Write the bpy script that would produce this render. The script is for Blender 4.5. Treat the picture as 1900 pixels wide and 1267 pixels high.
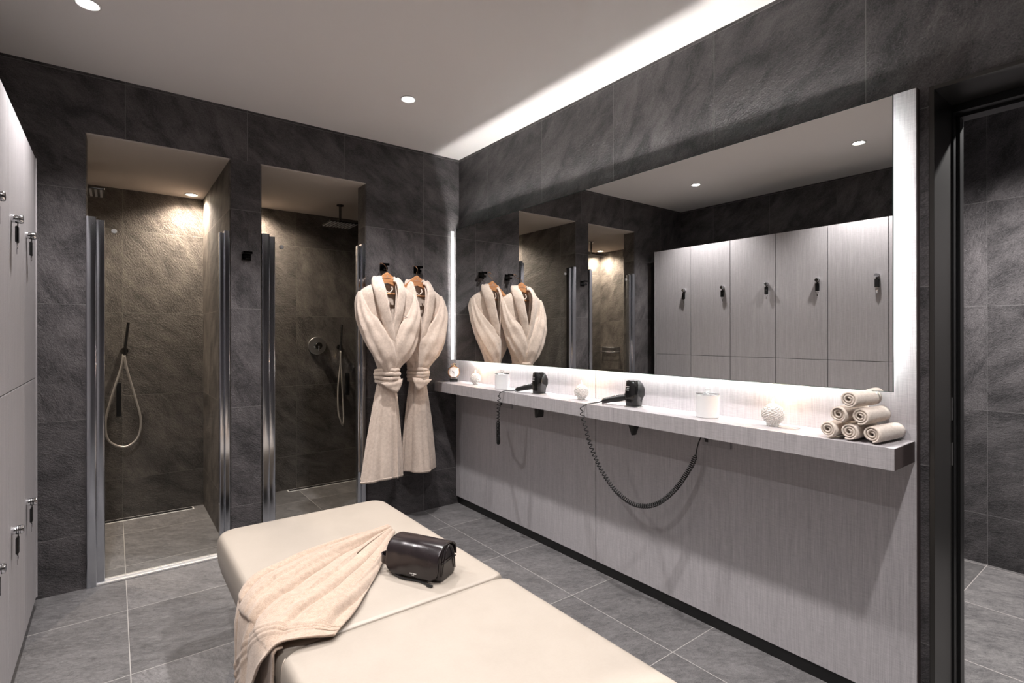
import bpy, bmesh, math, random
from mathutils import Vector, Matrix, noise
random.seed(7)
PI = math.pi
for o in list(bpy.data.objects): bpy.data.objects.remove(o)
sc = bpy.context.scene
COL = sc.collection

# ------------------------------------------------------------------ camera
cd = bpy.data.cameras.new('camera'); cam = bpy.data.objects.new('camera', cd); COL.objects.link(cam)
CX, CY, CH, TH, ROLL = -2.1659, -3.5217, 1.3274, 0.6524, -0.0014
_f = Vector((math.sin(TH), math.cos(TH), 0)); _r = Vector((math.cos(TH), -math.sin(TH), 0)); _u = Vector((0, 0, 1))
_r2 = _r*math.cos(ROLL) + _u*math.sin(ROLL); _u2 = _u*math.cos(ROLL) - _r*math.sin(ROLL)
cam.matrix_world = Matrix(((_r2.x, _u2.x, -_f.x, CX), (_r2.y, _u2.y, -_f.y, CY), (_r2.z, _u2.z, -_f.z, CH), (0, 0, 0, 1)))
cd.sensor_width = 36; cd.lens = 967.0*36/1900; cd.shift_y = (619.8-633.5)/1900; cd.clip_start = 0.05
sc.camera = cam

# ------------------------------------------------------------------ world, exposure
w = bpy.data.worlds.new('world'); sc.world = w; w.use_nodes = True
w.node_tree.nodes['Background'].inputs[0].default_value = (0.95, 0.93, 1.0, 1)
w.node_tree.nodes['Background'].inputs[1].default_value = 1.1
vs = sc.view_settings
vs.view_transform = 'Standard'; vs.look = 'None'; vs.gamma = 1; vs.use_curve_mapping = False
vs.exposure = 0.92

# ------------------------------------------------------------------ room lamps (spots under the ceiling fittings)
def spot(name, x, y, z, watts, col, size=115, blend=0.7, rad=0.03):
    l = bpy.data.lights.new(name, 'SPOT'); l.energy = watts; l.color = col
    l.spot_size = math.radians(size); l.spot_blend = blend; l.shadow_soft_size = rad
    o = bpy.data.objects.new(name, l); COL.objects.link(o); o.location = (x, y, z)
    return o
COOL = (1.0, 0.955, 0.945); WARM = (1.0, 0.83, 0.67)
DOWN = [(-2.25, -0.74), (-0.80, -0.74), (-2.25, -2.06), (-0.80, -2.06), (-2.25, -3.40), (-0.80, -3.40)]  # last pair is unseen, continues the grid and is kept for its light
for x, y in DOWN: spot('ceiling_lamp', x, y, 2.685, 66, COOL, size=112, blend=0.75)
SHOWER_LAMPS = [(-1.70, 1.05), (-2.90, 1.05), (-1.27, 1.04)]
for x, y in SHOWER_LAMPS: spot('shower_lamp', x, y, 2.37, 56, WARM, size=150, blend=0.9)
spot('next_room_lamp', 0.95, -3.3, 2.6, 170, COOL, size=140)

# ------------------------------------------------------------------ material helpers
def newmat(name):
    m = bpy.data.materials.new(name); m.use_nodes = True
    nt = m.node_tree; b = nt.nodes['Principled BSDF']
    return m, nt, b
def N(nt, t, **kw):
    n = nt.nodes.new(t)
    for k, v in kw.items(): setattr(n, k, v)
    return n
def math_(nt, op, a, b=None, c=None):
    n = nt.nodes.new('ShaderNodeMath'); n.operation = op
    for i, v in enumerate((a, b, c)):
        if v is None: continue
        if hasattr(v, 'is_linked') or hasattr(v, 'links'): nt.links.new(v, n.inputs[i])
        else: n.inputs[i].default_value = v
    return n.outputs[0]
def mixc(nt, fac, a, b):
    n = nt.nodes.new('ShaderNodeMix'); n.data_type = 'RGBA'
    for i, v in ((0, fac), (6, a), (7, b)):
        if hasattr(v, 'links'): nt.links.new(v, n.inputs[i])
        else: n.inputs[i].default_value = v if i == 0 else (*v, 1)
    return n.outputs[2]
def noise_(nt, vec, scale, detail=4, rough=0.55, dist=0.0):
    n = nt.nodes.new('ShaderNodeTexNoise'); n.inputs['Scale'].default_value = scale
    n.inputs['Detail'].default_value = detail; n.inputs['Roughness'].default_value = rough
    n.inputs['Distortion'].default_value = dist
    nt.links.new(vec, n.inputs['Vector']); return n.outputs[0]
def mapping(nt, vec, scale=(1, 1, 1), rot=(0, 0, 0)):
    n = nt.nodes.new('ShaderNodeMapping'); n.inputs['Scale'].default_value = scale; n.inputs['Rotation'].default_value = rot
    nt.links.new(vec, n.inputs[0]); return n.outputs[0]
def bump(nt, b, h, dist, strength=1.0):
    n = nt.nodes.new('ShaderNodeBump'); n.inputs['Distance'].default_value = dist; n.inputs['Strength'].default_value = strength
    nt.links.new(h, n.inputs['Height']); nt.links.new(n.outputs[0], b.inputs['Normal'])
def ramp(nt, fac, a, b, ca, cb):
    n = nt.nodes.new('ShaderNodeValToRGB'); e = n.color_ramp.elements
    e[0].position = a; e[1].position = b; e[0].color = (*ca, 1); e[1].color = (*cb, 1)
    nt.links.new(fac, n.inputs[0]); return n.outputs[0]
def simple(name, col, rough=0.5, metal=0.0, spec=0.5, **kw):
    m, nt, b = newmat(name)
    b.inputs['Base Color'].default_value = (*col, 1); b.inputs['Roughness'].default_value = rough
    b.inputs['Metallic'].default_value = metal; b.inputs['Specular IOR Level'].default_value = spec
    for k, v in kw.items(): b.inputs[k.replace('_', ' ')].default_value = v
    return m
def slate(name, dark, light, grout, ox=0.315, oy=0.4, oz=-0.285, rough=0.55, bmp=0.012, gw=0.0016, floor=False):
    m, nt, b = newmat(name)
    g = N(nt, 'ShaderNodeNewGeometry'); s = N(nt, 'ShaderNodeSeparateXYZ'); nt.links.new(g.outputs['Position'], s.inputs[0])
    sn = N(nt, 'ShaderNodeSeparateXYZ'); nt.links.new(g.outputs['True Normal'], sn.inputs[0])
    if floor:
        U = math_(nt, 'ADD', s.outputs[0], ox); V = math_(nt, 'ADD', s.outputs[1], oy)
    else:
        isx = math_(nt, 'GREATER_THAN', math_(nt, 'ABSOLUTE', sn.outputs[0]), 0.5)
        ux = math_(nt, 'ADD', s.outputs[0], ox); uy = math_(nt, 'ADD', s.outputs[1], oy)
        d = math_(nt, 'SUBTRACT', uy, ux); U = math_(nt, 'MULTIPLY_ADD', isx, d, ux)
        V = math_(nt, 'ADD', s.outputs[2], oz)
    U6 = math_(nt, 'DIVIDE', U, 0.6); V6 = math_(nt, 'DIVIDE', V, 0.6)
    def edge(a):
        f = math_(nt, 'FRACT', a); return math_(nt, 'SUBTRACT', 0.5, math_(nt, 'ABSOLUTE', math_(nt, 'SUBTRACT', f, 0.5)))
    e = math_(nt, 'MINIMUM', edge(U6), edge(V6))
    joint = math_(nt, 'LESS_THAN', e, gw/0.6)
    c = N(nt, 'ShaderNodeCombineXYZ'); nt.links.new(math_(nt, 'FLOOR', U6), c.inputs[0]); nt.links.new(math_(nt, 'FLOOR', V6), c.inputs[1])
    wn = N(nt, 'ShaderNodeTexWhiteNoise'); wn.noise_dimensions = '3D'; nt.links.new(c.outputs[0], wn.inputs[0])
    p = N(nt, 'ShaderNodeCombineXYZ'); nt.links.new(U, p.inputs[0]); nt.links.new(V, p.inputs[1])
    off = N(nt, 'ShaderNodeVectorMath'); off.operation = 'MULTIPLY_ADD'; nt.links.new(wn.outputs['Color'], off.inputs[0])
    off.inputs[1].default_value = (9, 9, 9); nt.links.new(p.outputs[0], off.inputs[2])
    rot = N(nt, 'ShaderNodeVectorRotate'); rot.rotation_type = 'Z_AXIS'; nt.links.new(off.outputs[0], rot.inputs['Vector'])
    ang = math_(nt, 'MULTIPLY_ADD', wn.outputs['Value'], 1.1, 0.25); nt.links.new(ang, rot.inputs['Angle'])
    q = mapping(nt, rot.outputs[0], (1.0, 2.0, 1.0))
    n1 = noise_(nt, q, 5.0, 9, 0.60, 0.4); n2 = noise_(nt, q, 34 if floor else 55, 7, 0.7, 0.5); n3 = noise_(nt, p.outputs[0], 190, 3, 0.65)
    h = math_(nt, 'MULTIPLY_ADD', n2, 0.55, math_(nt, 'MULTIPLY_ADD', n3, 0.22, math_(nt, 'MULTIPLY', n1, 0.55)))
    h = math_(nt, 'MULTIPLY_ADD', joint, -0.5, h)
    bump(nt, b, h, bmp)
    cf = math_(nt, 'MULTIPLY_ADD', n1, 0.30 if floor else 0.46, math_(nt, 'MULTIPLY_ADD', n2, 0.42 if floor else 0.26, math_(nt, 'MULTIPLY', n3, 0.28)))
    cc = ramp(nt, cf, 0.41, 0.60, dark, light)
    tv = math_(nt, 'MULTIPLY_ADD', wn.outputs['Value'], 0.35, 0.82)
    hv = N(nt, 'ShaderNodeHueSaturation'); nt.links.new(cc, hv.inputs['Color']); nt.links.new(tv, hv.inputs['Value'])
    nt.links.new(mixc(nt, joint, hv.outputs[0], grout), b.inputs['Base Color'])
    r = math_(nt, 'MULTIPLY_ADD', n2, 0.25, rough-0.12); nt.links.new(r, b.inputs['Roughness'])
    b.inputs['Specular IOR Level'].default_value = 0.4
    return m
def linen(name, a, c, axis, rough=0.4):
    """woven-look laminate: fine vertical ribs with a faint cross weave; axis = the horizontal axis of the sheet"""
    m, nt, b = newmat(name)
    g = N(nt, 'ShaderNodeNewGeometry'); pos = g.outputs['Position']
    sv = (330, 330, 9.0); sh = (28, 28, 420)
    n1 = noise_(nt, mapping(nt, pos, sv), 1.0, 3, 0.7); n2 = noise_(nt, mapping(nt, pos, sh), 1.0, 3, 0.7)
    n3 = noise_(nt, mapping(nt, pos, (70, 70, 1.2)), 1.0, 2, 0.5)
    f = math_(nt, 'MULTIPLY_ADD', n1, 0.5, math_(nt, 'MULTIPLY_ADD', n2, 0.30, math_(nt, 'MULTIPLY', n3, 0.20)))
    nt.links.new(ramp(nt, f, 0.36, 0.64, a, c), b.inputs['Base Color'])
    bump(nt, b, f, 0.0010, 0.8)
    nt.links.new(math_(nt, 'MULTIPLY_ADD', f, 0.3, rough-0.1), b.inputs['Roughness'])
    return m
def terry(name, a, c):
    m, nt, b = newmat(name)
    t = N(nt, 'ShaderNodeTexCoord'); v = t.outputs['Object']
    n1 = noise_(nt, v, 420, 3, 0.7); n2 = noise_(nt, v, 60, 5, 0.65); n3 = noise_(nt, v, 9, 3)
    f = math_(nt, 'MULTIPLY_ADD', n1, 0.5, math_(nt, 'MULTIPLY_ADD', n2, 0.40, math_(nt, 'MULTIPLY', n3, 0.10)))
    nt.links.new(ramp(nt, f, 0.34, 0.66, a, c), b.inputs['Base Color'])
    bump(nt, b, f, 0.004, 0.9)
    b.inputs['Roughness'].default_value = 0.95; b.inputs['Sheen Weight'].default_value = 0.35
    b.inputs['Sheen Roughness'].default_value = 0.5; b.inputs['Specular IOR Level'].default_value = 0.15
    return m
def glass(name, tint=(0.985, 0.993, 0.99), refl=0.45):
    """thin clear glass: transparent with fresnel reflection"""
    m, nt, b = newmat(name); nt.nodes.remove(b); out = nt.nodes['Material Output']
    tr = N(nt, 'ShaderNodeBsdfTransparent'); tr.inputs[0].default_value = (*tint, 1)
    gl = N(nt, 'ShaderNodeBsdfGlossy'); gl.inputs['Roughness'].default_value = 0.02
    fr = N(nt, 'ShaderNodeFresnel'); fr.inputs[0].default_value = 1.38; gg = N(nt, 'ShaderNodeNewGeometry'); front = math_(nt, 'SUBTRACT', 1.0, gg.outputs['Backfacing'])
    mx = N(nt, 'ShaderNodeMixShader'); nt.links.new(math_(nt, 'MULTIPLY', math_(nt, 'MULTIPLY', fr.outputs[0], refl), front), mx.inputs[0])
    nt.links.new(tr.outputs[0], mx.inputs[1]); nt.links.new(gl.outputs[0], mx.inputs[2]); nt.links.new(mx.outputs[0], out.inputs[0])
    return m
def emit(name, col, s):
    m, nt, b = newmat(name); b.inputs['Base Color'].default_value = (*col, 1)
    b.inputs['Emission Color'].default_value = (*col, 1); b.inputs['Emission Strength'].default_value = s
    return m

M = {}
M['wall'] = slate('slate_wall_tile', (0.028, 0.0255, 0.027), (0.130, 0.118, 0.121), (0.17, 0.16, 0.16))
M['shower'] = slate('slate_shower_tile', (0.042, 0.036, 0.0325), (0.180, 0.158, 0.140), (0.20, 0.18, 0.16), bmp=0.022)
M['pier'] = slate('slate_pier_tile', (0.028, 0.0255, 0.027), (0.130, 0.118, 0.121), (0.17, 0.16, 0.16), ox=1.44)
M['floor'] = slate('slate_floor_tile', (0.095, 0.092, 0.093), (0.225, 0.217, 0.217), (0.46, 0.44, 0.42), floor=True, bmp=0.005, rough=0.42, gw=0.0016)
M['floor2'] = slate('slate_floor_tile_offset', (0.11, 0.104, 0.106), (0.27, 0.255, 0.25), (0.55, 0.50, 0.48), ox=0.015, floor=True, bmp=0.005, rough=0.42, gw=0.002)
M['ceiling'] = simple('matt_ceiling_paint', (0.78, 0.75, 0.735), 0.9, spec=0.1)
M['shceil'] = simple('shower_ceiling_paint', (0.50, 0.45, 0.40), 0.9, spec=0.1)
M['panel'] = linen('woven_grey_laminate', (0.32, 0.305, 0.315), (0.51, 0.486, 0.50), 'y')
M['locker'] = linen('woven_locker_laminate', (0.29, 0.276, 0.284), (0.42, 0.40, 0.41), 'y', 0.58)
M['edge'] = simple('dark_panel_edge', (0.05, 0.035, 0.033), 0.5)
M['black'] = simple('black_plinth', (0.012, 0.012, 0.012), 0.45)
M['liner'] = simple('dark_bronze_metal', (0.05, 0.047, 0.044), 0.38, 0.6)
M['blackmetal'] = simple('black_frame_metal', (0.008, 0.008, 0.008), 0.35, 0.3)
M['mirror'] = simple('mirror_silver', (0.88, 0.89, 0.88), 0.0, 1.0)
M['mirroredge'] = simple('mirror_glass_edge', (0.05, 0.10, 0.09), 0.15)
M['chrome'] = simple('chrome', (0.78, 0.78, 0.80), 0.08, 1.0)
M['alu'] = simple('polished_aluminium', (0.55, 0.57, 0.61), 0.14, 1.0)
M['satinalu'] = simple('satin_aluminium', (0.75, 0.74, 0.73), 0.42, 0.7)
M['darkchrome'] = simple('dark_chrome', (0.16, 0.16, 0.16), 0.12, 1.0)
M['hookmetal'] = simple('black_chrome', (0.035, 0.035, 0.035), 0.15, 1.0)
M['steel'] = simple('brushed_steel', (0.72, 0.72, 0.72), 0.3, 1.0)
M['leather'] = None
M['led'] = emit('led_strip', (1.0, 0.975, 0.95), 85)
M['lens'] = emit('lamp_lens', (1.0, 0.97, 0.93), 26)
M['lenswarm'] = emit('lamp_lens_warm', (1.0, 0.82, 0.6), 26)
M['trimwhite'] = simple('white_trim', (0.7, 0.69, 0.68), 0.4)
M['glass'] = glass('clear_glass')
M['ballglass'] = simple('cut_ball_glass', (0.97, 0.95, 0.92), 0.15, 0, Transmission_Weight=0.35, IOR=1.3)
_nt = M['ballglass'].node_tree; _v = N(_nt, 'ShaderNodeTexVoronoi'); _v.inputs['Scale'].default_value = 130; _t = N(_nt, 'ShaderNodeTexCoord')
_nt.links.new(_t.outputs['Object'], _v.inputs['Vector']); bump(_nt, _nt.nodes['Principled BSDF'], _v.outputs['Distance'], 0.006)
M['glassclear'] = glass('anti_reflex_glass', (0.985, 0.993, 0.99), 0.08)
M['crystal'] = simple('crystal', (1, 1, 1), 0.03, 0, Transmission_Weight=1.0, IOR=1.5)
M['frost'] = simple('frosted_glass', (0.93, 0.93, 0.93), 0.5, 0, Transmission_Weight=0.1)
M['flame'] = emit('candle_flame', (1.0, 0.72, 0.38), 22)
M['wax'] = simple('wax', (0.95, 0.90, 0.82), 0.5)
M['robe'] = terry('cream_terry', (0.52, 0.41, 0.335), (0.86, 0.73, 0.63))
M['towel'] = terry('beige_terry', (0.34, 0.245, 0.18), (0.60, 0.47, 0.37))
M['roll'] = terry('pale_terry', (0.60, 0.50, 0.42), (0.92, 0.82, 0.73))
M['thread'] = simple('embroidery_thread', (0.42, 0.34, 0.30), 0.8)
M['gold'] = simple('rose_gold', (0.80, 0.47, 0.28), 0.15, 1.0)
M['dial'] = simple('clock_dial', (0.85, 0.87, 0.88), 0.3)
M['gloss'] = simple('gloss_black_plastic', (0.010, 0.010, 0.010), 0.12)
M['satinblack'] = simple('satin_black_plastic', (0.014, 0.014, 0.014), 0.35)
M['rubber'] = simple('black_rubber', (0.012, 0.012, 0.012), 0.4)
M['hose'] = simple('grey_metal_hose', (0.62, 0.58, 0.54), 0.35, 0.6)
M['white'] = simple('white_print', (0.9, 0.88, 0.86), 0.5)
M['grey'] = simple('grey_print', (0.4, 0.4, 0.4), 0.5)
M['red'] = simple('dark_red_tag', (0.12, 0.02, 0.02), 0.4)
def leather(name, a, c, rough, sc_, bd):
    m, nt, b = newmat(name); t = N(nt, 'ShaderNodeTexCoord'); v = t.outputs['Object']
    n1 = noise_(nt, v, sc_, 5, 0.6); n2 = noise_(nt, v, sc_*14, 3, 0.6)
    f = math_(nt, 'MULTIPLY_ADD', n2, 0.3, math_(nt, 'MULTIPLY', n1, 0.7))
    nt.links.new(ramp(nt, f, 0.35, 0.65, a, c), b.inputs['Base Color'])
    bump(nt, b, f, bd); nt.links.new(math_(nt, 'MULTIPLY_ADD', n1, 0.2, rough-0.1), b.inputs['Roughness'])
    return m
M['leather'] = leather('black_leather', (0.010, 0.007, 0.008), (0.020, 0.014, 0.015), 0.22, 22, 0.0006)
M['cream'] = leather('cream_leatherette', (0.37, 0.325, 0.275), (0.395, 0.347, 0.295), 0.42, 12, 0.0006)
def woodm():
    m, nt, b = newmat('hanger_wood'); t = N(nt, 'ShaderNodeTexCoord')
    n1 = noise_(nt, mapping(nt, t.outputs['Object'], (8, 40, 60)), 1.0, 5, 0.6)
    nt.links.new(ramp(nt, n1, 0.35, 0.65, (0.42, 0.18, 0.075), (0.66, 0.34, 0.16)), b.inputs['Base Color']); b.inputs['Roughness'].default_value = 0.35
    return m
M['wood'] = woodm()
M['seam'] = simple('seam_thread', (0.42, 0.36, 0.30), 0.6)

# ------------------------------------------------------------------ mesh helpers
def mk(name, bm, mat, parent=None, smooth=False, auto=None, **props):
    me = bpy.data.meshes.new(name); bmesh.ops.recalc_face_normals(bm, faces=bm.faces[:]); bm.to_mesh(me); bm.free()
    mats = mat if isinstance(mat, (list, tuple)) else [mat]
    for mm in mats: me.materials.append(mm)
    if smooth:
        for p in me.polygons: p.use_smooth = True
        if auto: me.set_sharp_from_angle(angle=math.radians(auto))
    o = bpy.data.objects.new(name, me); COL.objects.link(o)
    if parent: o.parent = parent
    for k, v in props.items(): o[k] = v
    return o
def thing(name, label, cat, loc=(0, 0, 0), rz=0, group=None):
    o = bpy.data.objects.new(name, None); COL.objects.link(o); o.location = loc; o.rotation_euler = (0, 0, rz)
    o.empty_display_size = 0.05
    tag(o, label, cat, group); return o
def tag(o, label, cat, group=None):
    o['label'] = label; o['category'] = cat
    if group: o['group'] = group
    return o
def box(bm, x0, x1, y0, y1, z0, z1, bev=0.0, mi=0):
    r = bmesh.ops.create_cube(bm, size=1.0); vs_ = r['verts']
    for v in vs_: v.co = Vector(((x0+x1)/2+v.co.x*(x1-x0), (y0+y1)/2+v.co.y*(y1-y0), (z0+z1)/2+v.co.z*(z1-z0)))
    fs = set(f for v in vs_ for f in v.link_faces)
    for f in fs: f.material_index = mi
    if bev > 0:
        es = list(set(e for v in vs_ for e in v.link_edges))
        bmesh.ops.bevel(bm, geom=es, offset=bev, segments=2, affect='EDGES', profile=0.5)
    return bm
def B(*a, **k): return box(bmesh.new(), *a, **k)
def loft(bm, rings, cap=True, closed=True, mi=0):
    rv = [[bm.verts.new(p) for p in r] for r in rings]; n = len(rings[0])
    for i in range(len(rv)-1):
        for j in range(n if closed else n-1):
            k = (j+1) % n
            f = bm.faces.new((rv[i][j], rv[i][k], rv[i+1][k], rv[i+1][j])); f.material_index = mi
    if cap and closed:
        bm.faces.new(rv[0][::-1]).material_index = mi; bm.faces.new(rv[-1]).material_index = mi
    return rv
def lathe(bm, prof, seg=32, center=(0, 0, 0), axis='z', mi=0):
    rings = []
    for r, h in prof:
        ring = []
        for k in range(seg):
            a = 2*PI*k/seg; p = (max(r, 1e-5)*math.cos(a), max(r, 1e-5)*math.sin(a), h)
            if axis == 'y': p = (p[0], p[2], p[1])
            if axis == 'x': p = (p[2], p[0], p[1])
            ring.append(Vector(p)+Vector(center))
        rings.append(ring)
    loft(bm, rings, mi=mi); return bm
def cr(pts, n):
    """Catmull-Rom resample of a list of tuples (any length)"""
    P = [Vector(p) if len(p) <= 4 else p for p in pts]; out = []
    m = len(P)-1
    for i in range(n+1):
        t = i/n*m; k = min(int(t), m-1); u = t-k
        p1, p2 = P[k], P[k+1]; p0 = P[k-1] if k > 0 else p1*2-p2; p3 = P[k+2] if k+2 <= m else p2*2-p1
        out.append(0.5*((2*p1)+(p2-p0)*u+(2*p0-5*p1+4*p2-p3)*u*u+(3*p1-p0-3*p2+p3)*u*u*u))
    return out
def frames(path):
    fr = []; up = Vector((0, 0, 1)); prev = None
    for i, p in enumerate(path):
        t = (path[min(i+1, len(path)-1)]-path[max(i-1, 0)]).normalized()
        if prev is None:
            a = t.cross(up)
            if a.length < 1e-3: a = t.cross(Vector((1, 0, 0)))
        else: a = prev-t*prev.dot(t)
        a.normalize(); prev = a; fr.append((t, a, t.cross(a).normalized()))
    return fr
def tube(bm, path, r, seg=10, mi=0):
    path = [Vector(p) for p in path]; fr = frames(path); rings = []
    for i, p in enumerate(path):
        rr = r(i/(len(path)-1)) if callable(r) else r
        rings.append([p+(fr[i][1]*math.cos(2*PI*k/seg)+fr[i][2]*math.sin(2*PI*k/seg))*rr for k in range(seg)])
    loft(bm, rings, mi=mi); return bm
def rrect(w, d, r, z, seg=6, cx=0, cy=0):
    pts = []
    for qx, qy, a0 in ((1, 1, 0), (-1, 1, PI/2), (-1, -1, PI), (1, -1, 1.5*PI)):
        for k in range(seg+1):
            a = a0+PI/2*k/seg
            pts.append(Vector((cx+qx*(w/2-r)+r*math.cos(a), cy+qy*(d/2-r)+r*math.sin(a), z)))
    return pts
def dup(root, loc, rz=None, label=None):
    r = root.copy(); COL.objects.link(r); r.location = loc
    if rz is not None: r.rotation_euler = (0, 0, rz)
    if label: r['label'] = label
    for ch in list(root.children):
        c = ch.copy(); COL.objects.link(c); c.parent = r
        for g in list(ch.children):
            d = g.copy(); COL.objects.link(d); d.parent = c
    return r
def struct(name, bm, mat, **k): return mk(name, bm, mat, kind='structure', **k)

# ------------------------------------------------------------------ THE ROOM
H = 2.7; YR = -4.7; XL = -3.09; SD = 1.18; ZL = 2.388
struct('floor', B(XL-.1, 0.0, YR, SD+.1, -0.1, 0), M['floor'])
struct('floor_next_room', B(0.0, 1.95, -5.2, -1.9, -0.1, 0), M['floor2'])
struct('ceiling', B(XL-.1, 0.2, YR, 0.13, H, H+.1), M['ceiling'])
# shower wall with its two doorways
O1 = (-2.283, -1.605); O2 = (-1.440, -0.760)
bm = bmesh.new()
box(bm, XL-.1, O1[0], 0, 0.13, 0, H); box(bm, O1[1], O2[0], 0, 0.13, ZL, H); box(bm, O2[1], 0.2, 0, 0.13, 0, H)
box(bm, O1[0], O1[1], 0, 0.13, ZL, H); box(bm, O2[0], O2[1], 0, 0.13, ZL, H)
struct('wall_back', bm, M['wall'])
struct('wall_pier', B(O1[1], O2[0], 0, 0.13, 0, ZL), M['pier'])
bm = bmesh.new(); box(bm, XL-.1, 0.2, SD, SD+.1, 0, ZL)
struct('wall_shower_back', bm, M['shower'])
struct('wall_shower_partition', B(O1[1], O2[0], 0.1301, SD, 0, ZL), M['shower'])
struct('wall_shower_left', B(XL-.1, -3.04, 0.1301, SD, 0, ZL), M['shower'])
struct('wall_shower_right', B(0.0, 0.2, 0.1301, SD, 0, ZL), M['shower'])
# inner faces of the doorways and of the shower side of the front wall, in the shower tile
for x0_, x1_, y0_, y1_ in ((O1[1]-0.006, O1[1], 0.004, SD), (O2[0], O2[0]+0.006, 0.004, SD), (O2[1]-0.006, O2[1], 0.004, 0.136), (O1[0], O1[0]+0.004, 0.004, 0.136), (O2[1], 0.0, 0.13, 0.136), (-3.04, O1[0], 0.13, 0.136)):
    struct('wall_shower_lining', B(x0_, x1_, y0_, y1_, 0, ZL), M['shower'])
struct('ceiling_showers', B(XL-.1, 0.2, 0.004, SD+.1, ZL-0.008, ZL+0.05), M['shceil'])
struct('wall_left', B(XL-.1, XL, YR, 0, 0, H), M['wall'])
struct('wall_rear', B(XL-.1, 0.2, YR-.1, YR, 0, H), M['wall'])
# mirror wall with the doorway to the next room
DY0, DY1, DZ = -2.985, -3.95, 2.150
bm = bmesh.new()
box(bm, 0, 0.2, DY0, 0, 0, H); box(bm, 0, 0.2, DY1, DY0, DZ, H); box(bm, 0, 0.2, YR, DY1, 0, H)
struct('wall_right', bm, M['wall'])
bm = bmesh.new(); box(bm, 1.82, 1.95, -5.2, -1.9, 0, H)
struct('wall_next_room', bm, M['wall'])
struct('wall_next_room_side', B(0.2, 1.95, -1.9, -1.8, 0, H), M['wall'])
struct('wall_next_room_end', B(0.2, 1.95, -5.3, -5.2, 0, H), M['wall'])
struct('ceiling_next_room', B(0.2, 1.95, -5.3, -1.8, H, H+.1), M['ceiling'])
# recessed door frame: bronze lining, black inner frame, glass leaf
dr = thing('door_frame', 'dark bronze door lining with black inner frame right of the grey panel', 'door frame', (0.0, (DY0+DY1)/2, 0))
hy = (DY0-DY1)/2
bm = bmesh.new(); box(bm, -0.004, 0.198, hy-0.014, hy, 0, DZ, 0.001); mk('lining', bm, M['liner'], dr)
bm = bmesh.new(); box(bm, -0.004, 0.198, -hy, -hy+0.014, 0, DZ, 0.001); mk('lining', bm, M['liner'], dr)
bm = bmesh.new(); box(bm, -0.004, 0.198, -hy+.014, hy-.014, DZ-0.014, DZ, 0.001); mk('head_lining', bm, M['liner'], dr)
bm = bmesh.new()
for x0, x1, t in ((0.20, 0.245, 0.020), (0.245, 0.29, 0.028), (0.29, 0.33, 0.020)):
    box(bm, x0, x1, hy-t, hy, 0, DZ); box(bm, x0, x1, -hy, -hy+t, 0, DZ); box(bm, x0, x1, -hy+t, hy-t, DZ-t-0.02, DZ)
mk('inner_frame', bm, M['blackmetal'], dr)
bm = bmesh.new()
for z in (1.02, 0.86):
    box(bm, 0.194, 0.2, hy-0.017, hy-0.014, z, z+0.08, 0.0005)
mk('hinge', bm, M['steel'], dr)
bm = B(0.262, 0.270, -hy+0.028, hy-0.028, 0.012, DZ-0.05)
mk('glass_pane', bm, M['glassclear'], dr)
# dark filler beside the lockers
struct('trim_1', B(-3.09, -2.56, -0.13, 0.0, 0, 2.085), M['black'])
# base strip under the grey panel
PX = -0.03
pn = thing('wall_panel', 'grey woven-look laminate panelling behind mirror and counter with dark plinth', 'wall panel', (0, -1.478, 0))
for y0, y1 in ((-2.957, -1.4965), (-1.4915, -0.002)):
    bm = bmesh.new(); box(bm, PX, -0.003, y0+1.478, y1+1.478, 0.062, 2.150); mk('panel_board', bm, M['panel'], pn)
mk('panel_edge', B(PX+0.0005, -0.0005, -2.9595+1.478, -2.957+1.478, 0.062, 2.150), M['edge'], pn)
mk('plinth', B(-0.012, -0.002, -2.95+1.478, -0.002+1.478, 0, 0.061), M['black'], pn)

# ------------------------------------------------------------------ MIRROR with back light
MY0, MY1, MZ0, MZ1 = -2.907, -0.088, 1.129, 2.131
mr = thing('mirror', 'large frameless backlit wall mirror above the grey counter', 'mirror', (0, (MY0+MY1)/2, (MZ0+MZ1)/2))
a = (MY1-MY0)/2; b2 = (MZ1-MZ0)/2
bm = bmesh.new(); box(bm, -0.0805, -0.080, -a+0.002, a-0.002, -b2+0.002, b2-0.002); mk('mirror_glass', bm, M['mirror'], mr)
bm = bmesh.new(); box(bm, -0.0799, -0.075, -a, a, -b2, b2); mk('glass_edge', bm, M['mirroredge'], mr)
IN = 0.078
mk('backing_box', B(-0.0745, PX-0.0005, -a+IN, a-IN, -b2+IN, b2-IN), M['trimwhite'], mr)
bm = bmesh.new(); t = 0.004; x0, x1 = -0.060, -0.050
box(bm, x0, x1, -a+IN, a-IN, b2-IN+.0005, b2-IN+t); mk('led_strip', bm, M['led'], mr)
bm = bmesh.new(); box(bm, x0, x1, -a+IN, a-IN, -b2+IN-t, -b2+IN-.0005); mk('led_strip', bm, M['led'], mr)
bm = bmesh.new(); box(bm, x0, x1, -a+IN-t, -a+IN-.0005, -b2+IN, b2-IN); mk('led_strip', bm, M['led'], mr)
bm = bmesh.new(); box(bm, x0, x1, a-IN+.0005, a-IN+t, -b2+IN, b2-IN); mk('led_strip', bm, M['led'], mr)

mk('lit_line_strip', B(-0.078, -0.050, -0.005+1.4975, -0.001+1.4975, -b2, b2), M['trimwhite'], mr)  # added white strip, stands for the bright LED-lit line on the wall

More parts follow.
